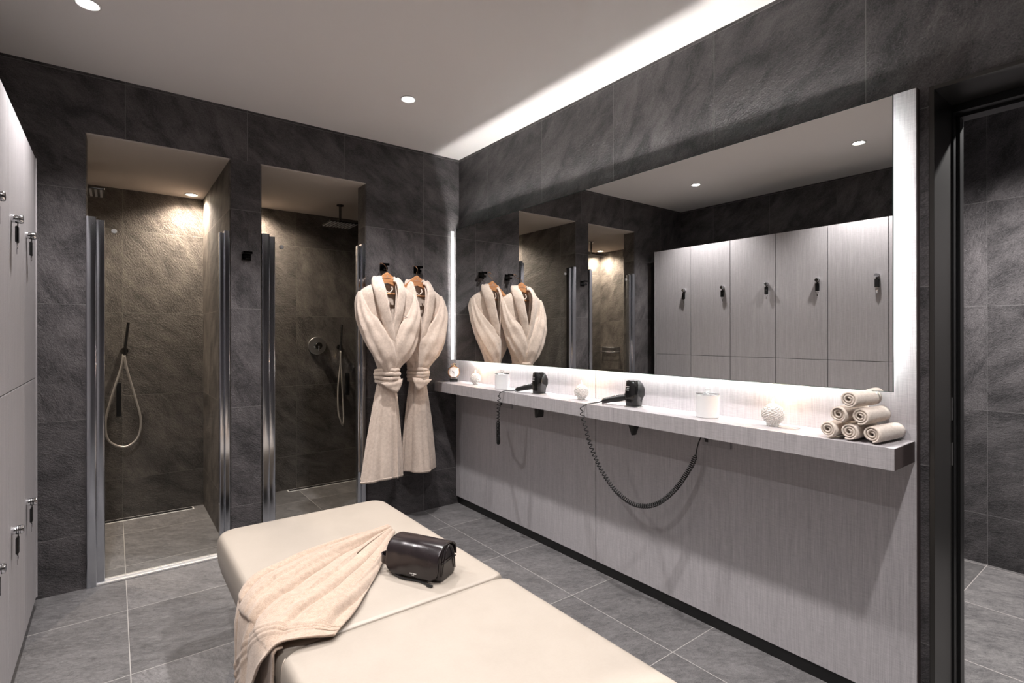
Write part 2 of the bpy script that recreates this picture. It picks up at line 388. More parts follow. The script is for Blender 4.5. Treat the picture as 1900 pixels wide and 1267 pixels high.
# ------------------------------------------------------------------ COUNTER with holes for the dryers
CT, CBt, CF = 0.966, 0.896, -0.223
ct = thing('counter', 'long narrow grey laminate counter shelf under the backlit mirror', 'counter', (0, -1.478, 0))
DRY = [(-0.125, -1.120), (-0.112, -1.830)]     # dryer sockets
HOLE = (-0.105, -2.575)
bm = bmesh.new()
segs = [(-2.951, -1.01), (-1.007, -0.002)]
def slab(bm, y0, y1):
    cuts = sorted([yc for _, yc in DRY if y0 < yc < y1]); ys = [y0]
    for yc in cuts: ys += [yc-0.034, yc+0.034]
    ys.append(y1)
    for i in range(0, len(ys), 2): box(bm, CF, PX-0.001, ys[i]+1.478, ys[i+1]+1.478, CBt, CT)
    for yc in cuts:
        xc = [q[0] for q in DRY if q[1] == yc][0]
        box(bm, CF, xc-0.034, yc-0.034+1.478, yc+0.034+1.478, CBt, CT); box(bm, xc+0.034, PX-0.001, yc-0.034+1.478, yc+0.034+1.478, CBt, CT)
for s in segs:
    bm = bmesh.new(); slab(bm, *s); mk('counter_top', bm, M['panel'], ct)
mk('end_panel', B(CF+0.001, PX-0.001, -2.9525+1.478, -2.951+1.478, CBt+.001, CT-.001), M['edge'], ct)

# ------------------------------------------------------------------ DOWNLIGHTS
def downlight(name, label, lens, x, y, z, group):
    t = thing(name, label, 'ceiling light', (x, y, z), 0, group)
    mk('trim_ring', lathe(bmesh.new(), [(0.046, 0.0), (0.046, -0.004), (0.040, -0.006), (0.034, -0.003), (0.034, 0.0)], 32), M['trimwhite'], t, True, 40)
    mk('lamp_lens', lathe(bmesh.new(), [(0.001, -0.0005), (0.033, -0.0005), (0.033, -0.002), (0.001, -0.0035)], 24), lens, t, True, 40)
    return t
dl = ['round ceiling downlight near the shower wall above the left lockers', 'round ceiling downlight near the robes and mirror corner',
      'round ceiling downlight seen only in the mirror, nearer its right edge', 'round ceiling downlight over the counter beside the bench',
      'unseen round ceiling downlight behind the camera over the lockers', 'unseen round ceiling downlight behind the camera near the door']
for (x, y), l in zip(DOWN, dl): downlight('downlight', l, M['lens'], x, y, H-0.0005, 'recessed ceiling downlights')
for (x, y), l in zip(SHOWER_LAMPS, ['small warm downlight over the right side of the left shower', 'small warm downlight at the far left of the left shower, seen in the mirror', 'small warm downlight in the right shower ceiling above the mixer side']):
    downlight('shower_downlight', l, M['lenswarm'], x, y, ZL-0.0085, 'warm shower downlights')

# ------------------------------------------------------------------ LOCKERS
LF = -2.465; LW = 0.4085; L0 = -0.134; LTOP = 2.178; LSPLIT = 1.121
def lock_parts(door, y, z, side):
    # chrome knob lock standing off the door, wrist-strap key hanging from it
    lk = mk('lock', lathe(bmesh.new(), [(0.0155, 0.0), (0.0155, 0.029), (0.0135, 0.033), (0.001, 0.033)], 20, (LF, y, z), 'x'), M['chrome'], door, True, 35)
    bm = bmesh.new()
    for k in range(3): lathe(bm, [(0.0150, 0.013+k*0.005), (0.0160, 0.0133+k*0.005), (0.0160, 0.0152+k*0.005), (0.0150, 0.0155+k*0.005)], 20, (LF, y, z), 'x')
    mk('groove_ring', bm, M['satinblack'], door, True, 35)
    bm = bmesh.new()
    box(bm, LF+0.016, LF+0.019, y-0.0045, y+0.0045, z-0.040, z-0.012, 0.001)
    box(bm, LF+0.011, LF+0.020, y-0.016, y+0.016, z-0.088, z-0.026, 0.004)
    mk('key_fob', bm, M['gloss'], door)
    bm = bmesh.new(); tube(bm, [(LF+0.016, y+0.010*math.sin(k*PI/8), z-0.099-0.010*math.cos(k*PI/8)) for k in range(17)], 0.0018, 6)
    box(bm, LF+0.014, LF+0.0155, y-0.004, y+0.004, z-0.130, z-0.108, 0.0005)
    mk('key', bm, M['chrome'], door)
names_ = ['first', 'second', 'third', 'fourth', 'fifth', 'sixth', 'seventh', 'eighth']
base = None
for i in range(8):
    yc = L0-LW*(i+0.5)
    lab = 'grey two-door locker column, %s from the shower wall' % names_[i]
    if base is None:
        lk_root = thing('locker', lab, 'locker', (0, yc, 0), 0, 'grey laminate lockers along the left wall')
        bm = bmesh.new(); box(bm, XL+.001, LF-0.019, -LW/2, LW/2, 0.062, LTOP); mk('body', bm, M['black'], lk_root)
        mk('plinth', B(XL+.001, LF-0.045, -LW/2, LW/2, 0, 0.0615), M['black'], lk_root)
        for z0, z1, zl in ((LSPLIT+0.002, LTOP, 1.755), (0.064, LSPLIT-0.002, 0.607)):
            d = mk('door', B(LF-0.018, LF, -LW/2+0.0028, LW/2-0.0028, z0, z1, 0.0008), M['locker'], lk_root)
            lock_parts(d, -0.135, zl, 1)
        base = lk_root
    else: dup(base, (0, yc, 0), None, lab)
# pale end board between the first locker and the wall filler
tag(mk('locker_end_board', B(-3.08, LF+0.004, L0+0.001, L0+0.019, 0.062, LTOP), M['locker']), 'thin grey upright board closing the locker row beside the shower wall', 'panel')

# ------------------------------------------------------------------ SHOWERS
def profile(bm, x0, x1, y0, y1, z0, z1, r):
    # upright with rounded outer corners
    loft(bm, [rrect(abs(x1-x0), abs(y1-y0), r, z, 5, (x0+x1)/2, (y0+y1)/2) for z in (z0, z1)])
def shower_door(name, label, xa, xb, top):
    t = thing(name, label, 'shower door', ((xa+xb)/2, 0.0, 0)); h = (xb-xa)/2
    for s in (-1, 1):
        wp = 0.078 if s < 0 else 0.054
        bm = bmesh.new(); xi = s*h; profile(bm, xi, xi-s*wp*0.55, -0.012, 0.05, 0.0, top, 0.005)
        profile(bm, xi-s*wp*0.50, xi-s*wp, 0.002, 0.044, 0.0, top-0.012, 0.005); mk('wall_profile', bm, M['alu'], t, True, 35)
    mk('glass_pane', B(-h+0.045, h-0.030, 0.019, 0.025, 0.02, top-0.012), M['glass'], t)
    bm = bmesh.new(); box(bm, -h, h, -0.010, 0.032, 0.0, 0.012, 0.003); box(bm, -h+.05, h-.03, 0.010, 0.034, 0.012, 0.020, 0.002)
    mk('threshold', bm, M['satinalu'], t)
    bm = bmesh.new()
    lathe(bm, [(0.001, -0.012), (0.011, -0.012), (0.013, -0.009), (0.013, 0.0), (0.008, 0.001)], 20, (-h+0.118, 0.019, 1.885), 'y')
    mk('knob', bm, M['steel'], t, True, 40)
    return t
shower_door('shower_door', 'clear glass shower door with aluminium uprights on the left shower', O1[0]+0.001, O1[1]-0.007, 1.948)
shower_door('shower_door', 'clear glass shower door with aluminium uprights on the right shower, nearest the robes', O2[0]+0.007, O2[1]-0.007, 1.955)
def drain(x0, x1, lab):
    t = thing('floor_drain', lab, 'drain', ((x0+x1)/2, SD-0.045, 0)); h = (x1-x0)/2
    mk('frame', B(-h, h, -0.035, 0.035, 0.0, 0.003, 0.0005), M['trimwhite'], t)  # the steel frame's bright lit line is put into this white colour
    mk('grate', B(-h+.01, h-.01, -0.024, 0.024, 0.003, 0.0045), M['alu'], t)
drain(-2.42, -1.68, 'linear steel floor drain along the back of the left shower')
drain(-1.00, -0.25, 'linear steel floor drain along the back of the right shower')
def rain_head(label, x, y):
    t = thing('rain_shower_head', label, 'shower head', (x, y, ZL-0.008), 0, 'ceiling rain shower heads')
    mk('rosette', lathe(bmesh.new(), [(0.028, 0), (0.028, -0.008), (0.012, -0.012)], 24), M['darkchrome'], t, True, 40)
    bm = tube(bmesh.new(), [(0, 0, -0.008), (0, 0, -0.15)], 0.010, 16); lathe(bm, [(0.011, -0.118), (0.017, -0.122), (0.017, -0.150), (0.010, -0.154)], 20)
    mk('ceiling_arm', bm, M['darkchrome'], t, True, 40)
    pl = mk('spray_plate', B(-0.12, 0.12, -0.12, 0.12, -0.163, -0.154, 0.002), M['darkchrome'], t)
    bm = bmesh.new()
    for i in range(9):
        box(bm, -0.108+i*0.0255, -0.096+i*0.0255, -0.108, 0.108, -0.1655, -0.163)
    mk('nozzle_strips', bm, M['grey'], pl)
rain_head('square rain shower head on a ceiling arm in the right shower', -0.70, 0.70)
rain_head('square rain shower head at the upper left of the left shower', -2.33, 0.66)
def hand_shower(label, x, pts, top_dx):
    y = SD-0.045
    t = thing('hand_shower', label, 'hand shower', (x, y, 1.21), 0, 'hand showers on the back walls')
    mk('holder', tube(lathe(bmesh.new(), [(0.024, 0.045), (0.024, 0.036), (0.013, 0.034), (0.013, -0.012), (0.001, -0.014)], 20, (0, 0, 0), 'y'), [(0, 0, -0.02), (0, 0, 0.02)], 0.016, 16), M['darkchrome'], t, True, 40)
    mk('stick_handset', tube(bmesh.new(), [(0, -0.004, -0.025), (top_dx*0.1, -0.004, 0.01), (top_dx, -0.004, 0.205)], lambda u: 0.0095, 14), M['darkchrome'], t, True, 40)
    mk('hose', tube(bmesh.new(), cr(pts, 60), 0.0075, 10), M['hose'], t, True)
hand_shower('stick hand shower with a wide hanging hose loop in the left shower', -2.105, [(0, -0.004, -0.03), (0.012, -0.004, -0.12), (0.06, -0.006, -0.33), (0.094, -0.01, -0.50), (0.075, -0.012, -0.63), (0.0, -0.012, -0.685), (-0.09, -0.012, -0.63), (-0.108, -0.01, -0.50), (-0.075, -0.006, -0.33), (-0.02, 0.0, -0.12), (-0.006, 0.01, -0.02)], 0.022)
hand_shower('stick hand shower with a narrow hanging hose loop in the right shower', -0.545, [(0, -0.004, -0.03), (-0.006, -0.004, -0.16), (-0.032, -0.02, -0.36), (-0.040, -0.05, -0.56), (-0.022, -0.07, -0.66), (0.0, -0.05, -0.69), (0.018, -0.02, -0.64), (0.020, 0.0, -0.50), (0.012, 0.01, -0.25), (0.004, 0.02, -0.03)], 0.008)
v = thing('shower_mixer', 'round chrome shower mixer plate on the back wall of the right shower', 'shower mixer', (-0.742, SD-0.002, 1.228))
mk('wall_plate', lathe(bmesh.new(), [(0.078, 0.0), (0.078, -0.008), (0.074, -0.011), (0.001, -0.012)], 40, (0, 0, 0), 'y'), M['steel'], v, True, 35)
mk('knob', lathe(bmesh.new(), [(0.030, -0.012), (0.030, -0.058), (0.027, -0.062), (0.001, -0.062)], 32, (0, 0, 0), 'y'), M['darkchrome'], v, True, 35)
mk('lever', B(-0.006, 0.006, -0.066, -0.058, -0.045, 0.0, 0.002), M['chrome'], v)
for lab, x, z0, z1, wd in (('slim black vertical bar fitting below the hand shower in the left shower', -2.139, 0.742, 0.985, 0.014), ('slim black vertical bar fitting beside the hose in the right shower', -0.480, 0.775, 0.975, 0.017)):
    t = thing('shower_squeegee', lab, 'squeegee', (x, SD-0.002, z0), 0, 'black bars hanging in the showers')
    mk('blade_bar', B(-wd, wd, -0.040, -0.012, 0, z1-z0, 0.004), M['satinblack'], t)
    mk('wall_holder', B(-0.008, 0.008, -0.012, 0.0, (z1-z0)*0.6, (z1-z0)*0.75), M['satinblack'], t)

# hotel accessories tray in the left shower (seen in the mirror)
t = thing('shower_shelf', 'small chrome corner basket with bottles in the left shower, seen in the mirror', 'shelf', (-3.04, 1.00, 1.10))
bm = bmesh.new()
for zz in (0.0, 0.055):
    tube(bm, [(0.004, -0.14, zz), (0.11, -0.14, zz), (0.11, 0.14, zz), (0.004, 0.14, zz)], 0.004, 8)
for k in range(12): tube(bm, [(0.006, -0.13+k*0.0236, 0), (0.11, -0.13+k*0.0236, 0)], 0.002, 6)
mk('wire_basket', bm, M['chrome'], t, True)
mk('wall_plate', B(0.0, 0.004, -0.15, 0.15, -0.01, 0.065), M['chrome'], t)

# ------------------------------------------------------------------ HOOKS
def hook(label, x):
    t = thing('robe_hook', label, 'hook', (x, 0, 1.805), 0, 'square chrome robe hooks')
    mk('wall_plate', B(-0.026, 0.026, -0.008, 0.0, -0.026, 0.026, 0.002), M['hookmetal'], t)
    bm = bmesh.new(); box(bm, -0.026, 0.026, -0.050, -0.008, 0.010, 0.017, 0.001); box(bm, -0.026, 0.026, -0.052, -0.046, 0.010, 0.026, 0.001)
    box(bm, -0.012, 0.012, -0.052, -0.008, -0.020, -0.012, 0.001); box(bm, -0.012, 0.012, -0.056, -0.050, -0.020, -0.002, 0.001)
    mk('hook_arm', bm, M['hookmetal'], t)
hook('dark chrome wall hook holding the left robe', -0.635)
hook('dark chrome wall hook holding the right robe', -0.370)
hook('empty dark chrome wall hook on the pier between the two showers', -1.522)

# ------------------------------------------------------------------ ROBES on hangers
def wob(p, s, a, seed=0.0):
    return noise.noise(Vector((p[0]*s+seed, p[1]*s, p[2]*s)))*a
def robe(label, label_h, x, mirrored, seed, lean, yo, sx):
    sg = -1 if mirrored else 1
    # hanger (hangs on the hook: a thing of its own)
    hg = thing('clothes_hanger', label_h, 'hanger', (x, yo, 1.75), 0, 'wooden hangers on the robe hooks')
    bm = bmesh.new(); rings = []
    for i in range(25):
        s = -1+2*i/24; z = -0.033-0.102*abs(s)**1.15; hgt = 0.056*max(0, 1-abs(s)*1.3)**0.8+0.018
        rings.append([Vector((s*0.165, dy-0.02*s*s*0, z+dz)) for dy, dz in ((-0.009, -hgt/2), (0.009, -hgt/2), (0.011, 0), (0.009, hgt/2), (-0.009, hgt/2), (-0.011, 0))])
    loft(bm, rings); wd = mk('shoulder_bar', bm, M['wood'], hg, True, 50)
    bm = bmesh.new(); box(bm, -0.004, 0.004, -0.0125, -0.0105, -0.028, -0.018, 0.001); box(bm, -0.022, 0.022, -0.0125, -0.0105, -0.037, -0.034)
    mk('stamped_mark', bm, M['thread'], wd)
    pts = [(0, 0, -0.012), (0, 0.0, 0.022), (0.010, 0.022, 0.038), (0.020, 0.048, 0.056), (0.012, 0.066, 0.074), (-0.004, 0.068, 0.078), (-0.016, 0.058, 0.066)]
    pts = [(p[0], p[1]*(-0.052-yo)/0.068, p[2]) for p in pts]
    mk('wire_hook', tube(bmesh.new(), cr(pts, 30), 0.0022, 8), M['gold'], hg, True)
    mk('trouser_bar', tube(bmesh.new(), [(-0.17, 0.0, -0.145), (0.17, 0.0, -0.145)], 0.006, 10), M['wood'], hg, True)
    # robe
    rb = thing('bathrobe', label, 'bathrobe', (x, yo, 0), 0, 'cream terry bathrobes on the wall')
    def sol(o, t=0.008, sub=1):
        m_ = o.modifiers.new('thick', 'SOLIDIFY'); m_.thickness = t; m_.offset = 0
        if sub: s_ = o.modifiers.new('sub', 'SUBSURF'); s_.levels = sub; s_.render_levels = sub
    # torso shell, open at the front V
    zz = [1.675, 1.655, 1.625, 1.595, 1.54, 1.46, 1.38, 1.30, 1.22, 1.15, 1.09, 1.05]
    hw = [0.080, 0.130, 0.180, 0.208, 0.212, 0.205, 0.190, 0.160, 0.120, 0.088, 0.070, 0.066]
    dp = [0.024, 0.034, 0.044, 0.050, 0.054, 0.056, 0.056, 0.056, 0.056, 0.054, 0.052, 0.050]
    op = [0.050, 0.048, 0.045, 0.042, 0.036, 0.026, 0.014, 0.004, 0.003, 0.003, 0.003, 0.003]
    rings = []
    for z, w_, d_, o_ in zip(zz, hw, dp, op):
        t0 = math.asin(min(0.98, o_/w_)); ring = []
        cxv = 0.012*sg*max(0, (1.5-z)/0.45)
        for k in range(49):
            th = t0+(2*PI-2*t0)*k/48
            px = cxv+w_*math.sin(th); py = -d_*math.cos(th)
            g_ = 1+0.05*math.sin(7*th+seed+z*6)*(1.6-z)
            ring.append(Vector((px*g_, py*g_+wob((px, py, z), 9, 0.012, seed), z)))
        rings.append(ring)
    bm = bmesh.new(); loft(bm, rings, closed=False); o = mk('robe_body', bm, M['robe'], rb, True); sol(o)
    # sleeves folded across to the belt
    for side in (-1, 1):
        s = side
        if side*sg < 0:
            P = [(-0.190, 0.002, 1.608), (-0.197, -0.012, 1.545), (-0.172, -0.046, 1.440), (-0.112, -0.080, 1.325), (-0.050, -0.094, 1.215), (-0.012, -0.080, 1.125), (0.004, -0.058, 1.050)]
        else:
            P = [(-0.190, 0.002, 1.608), (-0.199, -0.012, 1.548), (-0.178, -0.040, 1.445), (-0.120, -0.068, 1.335), (-0.058, -0.080, 1.225), (-0.016, -0.068, 1.135), (-0.004, -0.050, 1.050)]
        P = [(p[0]*(-s), p[1], p[2]) for p in P]
        path = cr(P, 40); W_ = cr([(0.016, 0.022, 0), (0.030, 0.032, 0), (0.056, 0.032, 0), (0.084, 0.026, 0), (0.086, 0.024, 0), (0.062, 0.022, 0), (0.044, 0.018, 0)], 40)
        rings = []
        for i, p in enumerate(path):
            tq = (path[min(i+1, 40)]-path[max(i-1, 0)]).normalized(); nrm = Vector((0, -1, 0)); nrm = (nrm-tq*nrm.dot(tq)).normalized(); bi = tq.cross(nrm)
            ring = []
            for k in range(40):
                an = 2*PI*k/40; ww, dd = W_[i][0], W_[i][1]
                f_ = 1+0.05*math.sin(3*an+seed+i*0.12)+0.13*math.sin(7*an+i*0.10+seed*2)*min(1, i/10)
                q = p+(bi*ww*math.cos(an)+nrm*dd*math.sin(an))*f_
                q += nrm*wob(q, 14, 0.010, seed+side); ring.append(q)
            rings.append(ring)
        bm = bmesh.new(); loft(bm, rings); mk('sleeve', bm, M['robe'], rb, True)
    # shawl collar
    for side in (-1, 1):
        s = side; cross = 0.048 if side*sg < 0 else 0.03
        P = [(0.0, 0.030, 1.712), (0.050, 0.018, 1.712), (0.080, -0.018, 1.690), (0.082, -0.064, 1.625), (0.064, -0.078, 1.530), (0.041, -0.084, 1.430), (0.014, -0.084, 1.330), (-0.010, -0.076, 1.240), (-0.012, -0.060, 1.160)]
        P = [(p[0]*s, p[1]-(0.006 if side*sg < 0 else 0), p[2]) for p in P]
        path = cr(P, 48); rings = []
        Wd = cr([(0.020, 0, 0), (0.030, 0, 0), (0.038, 0, 0), (0.041, 0, 0), (0.038, 0, 0), (0.034, 0, 0), (0.029, 0, 0), (0.024, 0, 0), (0.020, 0, 0)], 48)
        for i, p in enumerate(path):
            tq = (path[min(i+1, 48)]-path[max(i-1, 0)]).normalized(); out = Vector((s*0.42, -0.9, 0.15)) if i > 8 else Vector((s*0.8*i/8, -0.35, 0.5))
            nrm = (out-tq*out.dot(tq)).normalized(); bi = tq.cross(nrm)
            ring = []
            for k in range(20):
                an = 2*PI*k/20; ca, sa = math.cos(an), math.sin(an)
                q = p+bi*Wd[i][0]*math.copysign(abs(ca)**0.8, ca)+nrm*0.013*math.copysign(abs(sa)**0.8, sa)
                q += nrm*wob(q, 16, 0.006, seed+3); ring.append(q)
            rings.append(ring)
        bm = bmesh.new(); loft(bm, rings); mk('collar', bm, M['robe'], rb, True)
    # inside back with a hanging loop
    mk('hanging_loop', tube(bmesh.new(), cr([(-0.030, -0.015, 1.655), (-0.026, -0.030, 1.630), (0.0, -0.036, 1.612), (0.026, -0.030, 1.632), (0.030, -0.015, 1.655)], 20), 0.0045, 8), M['robe'], rb, True)
    # skirt, wrapped over itself
    zz = [1.075, 1.03, 0.97, 0.90, 0.82, 0.72, 0.62, 0.52, 0.43, 0.355, 0.340]
    hw = [0.060, 0.060, 0.066, 0.078, 0.090, 0.102, 0.112, 0.121, 0.129, 0.136, 0.137]
    rings = []
    for i, (z, w_) in enumerate(zip(zz, hw)):
        ring = []; fl = min(1, (1.06-z)/0.5); cxv = lean*(1.06-z)
        for k in range(73):
            u_ = k/72; th = sg*(-0.35+(2*PI+0.9)*u_)
            rr = 0.95+0.13*u_
            fo = 1+fl*(0.09*math.sin(9*th+seed)+0.06*math.sin(16*th+seed*3+z*2))
            px = cxv+w_*rr*math.sin(th)*fo; py = -w_*0.52*rr*math.cos(th)*fo-0.004*u_
            ring.append(Vector((px, py+wob((px, py, z), 8, 0.010, seed), z+0.008*math.sin(2*th+seed)*(1 if i > 8 else 0))))
        rings.append(ring)
    bm = bmesh.new(); loft(bm, rings, closed=False); o = mk('skirt', bm, M['robe'], rb, True); sol(o)
    bm = bmesh.new(); tube(bm, [r[72]+Vector((0, -0.003, 0)) for r in rings[1:]], 0.0045, 8); mk('front_edge', bm, M['robe'], rb, True)
    bm = bmesh.new(); tube(bm, [p+Vector((0, 0, 0.012)) for p in rings[-1]], 0.0055, 8); mk('hem', bm, M['robe'], rb, True)
    # belt: three wraps, a crossing fold and a pointed end
    bm = bmesh.new()
    for j, (zb, ex) in enumerate(((1.080, 0.010), (1.054, 0.015), (1.029, 0.013), (1.004, 0.008))):
        rings = []
        for k in range(65):
            th = 2*PI*k/64; c_ = Vector(((0.068+ex)*math.sin(th), -(0.058+ex)*math.cos(th)-0.022*max(0, math.cos(th)), zb+0.006*math.sin(th*1.0+j+seed)+wob((th, j, 0), 1.2, 0.006, seed)))
            n_ = Vector((math.sin(th), -math.cos(th), 0))
            rings.append([c_+n_*0.010*math.cos(q*PI/6)+Vector((0, 0, 0.0145))*math.sin(q*PI/6) for q in range(12)])
        loft(bm, rings, cap=False)
    belt = mk('belt', bm, M['robe'], rb, True)
    # folded end of the belt: a flap that narrows to a point below the wraps
    bm = bmesh.new(); rings = []
    for i in range(15):
        u_ = i/14; z_ = 1.012-0.082*u_; hw_ = 0.076*(1-u_)**0.75+0.004; cx_ = 0.030*sg*u_
        rings.append([Vector((cx_+hw_*math.cos(q*PI/12), -0.080-0.010*math.sin(PI*u_)-0.010*math.sin(q*PI/12)*(1+0.3*math.sin(9*u_)), z_+0.012*math.cos(q*PI/12)*sg*(1-u_))) for q in range(24)])
    loft(bm, rings)
    mk('tie_end', bm, M['robe'], belt, True)
    # faint embroidered line on the chest
    bm = bmesh.new()
    for k in range(9): box(bm, 0.088+k*0.0065, 0.0925+k*0.0065, -0.0745+0.0016*k, -0.0715+0.0016*k, 1.452-0.0022*k, 1.4570-0.0022*k)
    mk('embroidery', bm, M['thread'], rb)
    # the side that tucks behind the neighbour is pressed flatter
    for ch in rb.children:
        for v_ in ch.data.vertices:
            if v_.co.x*(-1) > 0 and sx < 1:
                t_ = min(1, -v_.co.x/0.12); v_.co.x *= sx; v_.co.y = v_.co.y*(1-0.5*t_)+0.014*t_
    return rb
robe('cream terry bathrobe on the left hook, beside the shower door', 'wooden hanger inside the left bathrobe', -0.672, False, 1.3, -0.05, -0.148, 1)
robe('cream terry bathrobe on the right hook, nearest the mirror', 'wooden hanger inside the right bathrobe', -0.416, True, 4.1, -0.01, -0.090, 0.80)

# ------------------------------------------------------------------ BENCHES
def bench(label, y0, y1, joint_front):
    xc, wd, ln = -1.4175, 0.786, y1-y0
    t = thing('upholstered_bench', label, 'bench', (xc, (y0+y1)/2, 0), 0, 'cream upholstered bench blocks')
    P = ((0.135, 0.095, 0.06), (0.17, 0.072, 0.07), (0.23, 0.040, 0.08), (0.29, 0.015, 0.085), (0.34, 0.003, 0.085), (0.38, 0.0, 0.085), (0.410, 0.001, 0.083), (0.428, 0.003, 0.080), (0.440, 0.007, 0.075), (0.448, 0.014, 0.068), (0.4515, 0.023, 0.06), (0.4525, 0.042, 0.05), (0.4535, 0.11, 0.02), (0.4545, 0.2, 0.01))
    rings = []
    for z, i_, r in P:
        a_ = min(i_, 0.05) if z < 0.40 else i_*0.9          # free end
        b_ = min(i_*0.2, 0.01) if z < 0.452 else i_*0.5     # end that meets the other block
        if joint_front: a_, b_ = b_, a_
        r_list = rrect(wd-2*i_, ln-a_-b_, min(r, 0.075), z, 8, 0, (b_-a_)/2)
        # the corners at the joint are tighter than the free ones
        for p in r_list:
            js = 1 if joint_front else -1
            if p.y*js > 0:
                q = (wd/2-i_)-abs(p.x); lim = js*(ln/2)-js*(a_ if joint_front else b_)
                if q < 0.08: p.y = p.y+(lim-p.y)*0.55
        rings.append(r_list)
    mk('cushion', loft(bm_ := bmesh.new(), rings) and bm_, M['cream'], t, True, 60)
    if joint_front:
        e = ln/2-0.034; sec = [(i_, z) for z, i_, r in P[1:10]]
        for sx_ in (-1, 1):
            bm = bmesh.new(); tube(bm, [(sx_*(wd/2-i_), e+0.010*max(0, k-5)/3, z) for k, (i_, z) in enumerate(sec)], 0.0018, 6); mk('side_seam', bm, M['seam'], t, True)
    mk('plinth', B(-wd/2+0.13, wd/2-0.13, -ln/2+0.06, ln/2-0.06, 0, 0.136), M['black'], t)
bench('cream upholstered bench block by the showers, carrying the bag and towel', -1.996, -0.868, False)
bench('cream upholstered bench block in front, nearest the camera', -3.115, -2.0, True)

# ------------------------------------------------------------------ TOWEL thrown over the bench
def towel():
    # rows run along the towel (tip to hem), columns from the upper/left edge to the right edge
    T = 0.462
    C_ = [
      [(-1.215, -1.350, T), (-1.208, -1.365, T+.010), (-1.200, -1.385, T+.004), (-1.205, -1.400, T+.006), (-1.215, -1.420, T)],
      [(-1.420, -1.390, T), (-1.400, -1.440, T+.012), (-1.375, -1.500, T+.004), (-1.350, -1.560, T+.010), (-1.325, -1.610, T)],
      [(-1.625, -1.455, T), (-1.595, -1.540, T+.012), (-1.550, -1.620, T+.006), (-1.495, -1.700, T+.010), (-1.440, -1.765, T)],
      [(-1.792, -1.530, T-.006), (-1.750, -1.630, T+.012), (-1.690, -1.725, T+.008), (-1.610, -1.810, T+.010), (-1.530, -1.890, T)],
      [(-1.834, -1.590, .370), (-1.826, -1.690, .440), (-1.770, -1.790, T+.006), (-1.690, -1.880, T+.008), (-1.595, -1.960, T)],
      [(-1.838, -1.620, .200), (-1.842, -1.730, .290), (-1.828, -1.845, .430), (-1.760, -1.940, T+.004), (-1.645, -2.012, T+.002)],
      [(-1.836, -1.640, .020), (-1.848, -1.780, .080), (-1.858, -1.925, .320), (-1.812, -1.990, .455), (-1.668, -2.035, T+.001)]]
    # extra folds: hanging end
    nu, nv = 120, 170
    rows = [cr(r, nu) for r in C_]
    grid = []
    cols = [cr([rows[i][j] for i in range(len(rows))], nv) for j in range(nu+1)]
    bm = bmesh.new(); uvv = []
    V_ = [[None]*(nu+1) for _ in range(nv+1)]
    for i in range(nv+1):
        for j in range(nu+1):
            p = cols[j][i]; a_ = cols[min(j+1, nu)][i]-cols[max(j-1, 0)][i]; b_ = cols[j][min(i+1, nv)]-cols[j][max(i-1, 0)]
            n_ = b_.cross(a_)
            if n_.length < 1e-9: n_ = Vector((0, 0, 1))
            n_.normalize()
            if n_.z < -0.1 or (abs(n_.z) < 0.1 and n_.x > 0): n_ = -n_
            u_, v_ = j/nu, i/nv
            hem = min(1, max(0, (v_-0.66)/0.22)); hem = hem*hem*(3-2*hem); rt = min(1, max(0, (u_-0.30)/0.25))
            amp = 0.034*(0.55 if cols[j][i].z < 0.44 else 1.0)*min(1, v_*2.2+0.35)*min(1, u_/0.10+0.05)*min(1, (1-u_)/0.14)*(1-0.78*hem*rt)
            ph = u_*11.5+1.3*noise.noise(Vector((u_*1.3, v_*1.6, 3)))+v_*1.0+0.4; ph2 = ph+0.42*math.sin(2*ph+1.0)
            f_ = (0.5-0.5*math.cos(2*ph2))**0.8*amp*(0.75+0.8*noise.noise(Vector((math.floor(ph/PI+0.5)*3.1, v_*1.5, 5))))+0.006*noise.noise(Vector((u_*6, v_*9, 9)))+0.004
            f_ += 0.004*math.sin(ph2*4.3+v_*5)*min(1, v_*3)*(1-hem*rt)
            # woven border ridges near the hem
            for vb in (0.80, 0.825, 0.85): f_ += 0.0045*math.exp(-((v_-vb)/0.005)**2)
            q = p+n_*f_
            if q.x > -1.81 and q.z < 0.4585: q.z = 0.4585
            if i >= nv-2: q += n_*0.004
            V_[i][j] = bm.verts.new(q)
    for i in range(nv):
        for j in range(nu): bm.faces.new((V_[i][j], V_[i][j+1], V_[i+1][j+1], V_[i+1][j]))
    # under-layer hanging straight down beside the joint
    W2 = []
    for i in range(41):
        row = []
        for j in range(31):
            y_ = -1.780-0.210*j/30; v_ = i/40; zz_ = 0.452-0.43*max(0, v_-0.12)/0.88
            x_ = -1.795-0.022*min(1, v_/0.12)**0.7; x_ -= 0.010*(1-j/30)**0.5*abs(math.sin(j*0.28+v_*0.8))*min(1, v_*3)
            row.append(bm.verts.new((x_, y_, zz_+0.006 if v_ < 0.1 else zz_)))
        W2.append(row)
    for i in range(40):
        for j in range(30): bm.faces.new((W2[i][j], W2[i][j+1], W2[i+1][j+1], W2[i+1][j]))
    o = mk('towel', bm, M['towel'], None, True)
    m_ = o.modifiers.new('thick', 'SOLIDIFY'); m_.thickness = 0.005; m_.offset = 1
    tag(o, 'beige terry towel thrown over the left edge of the bench', 'towel')
towel()

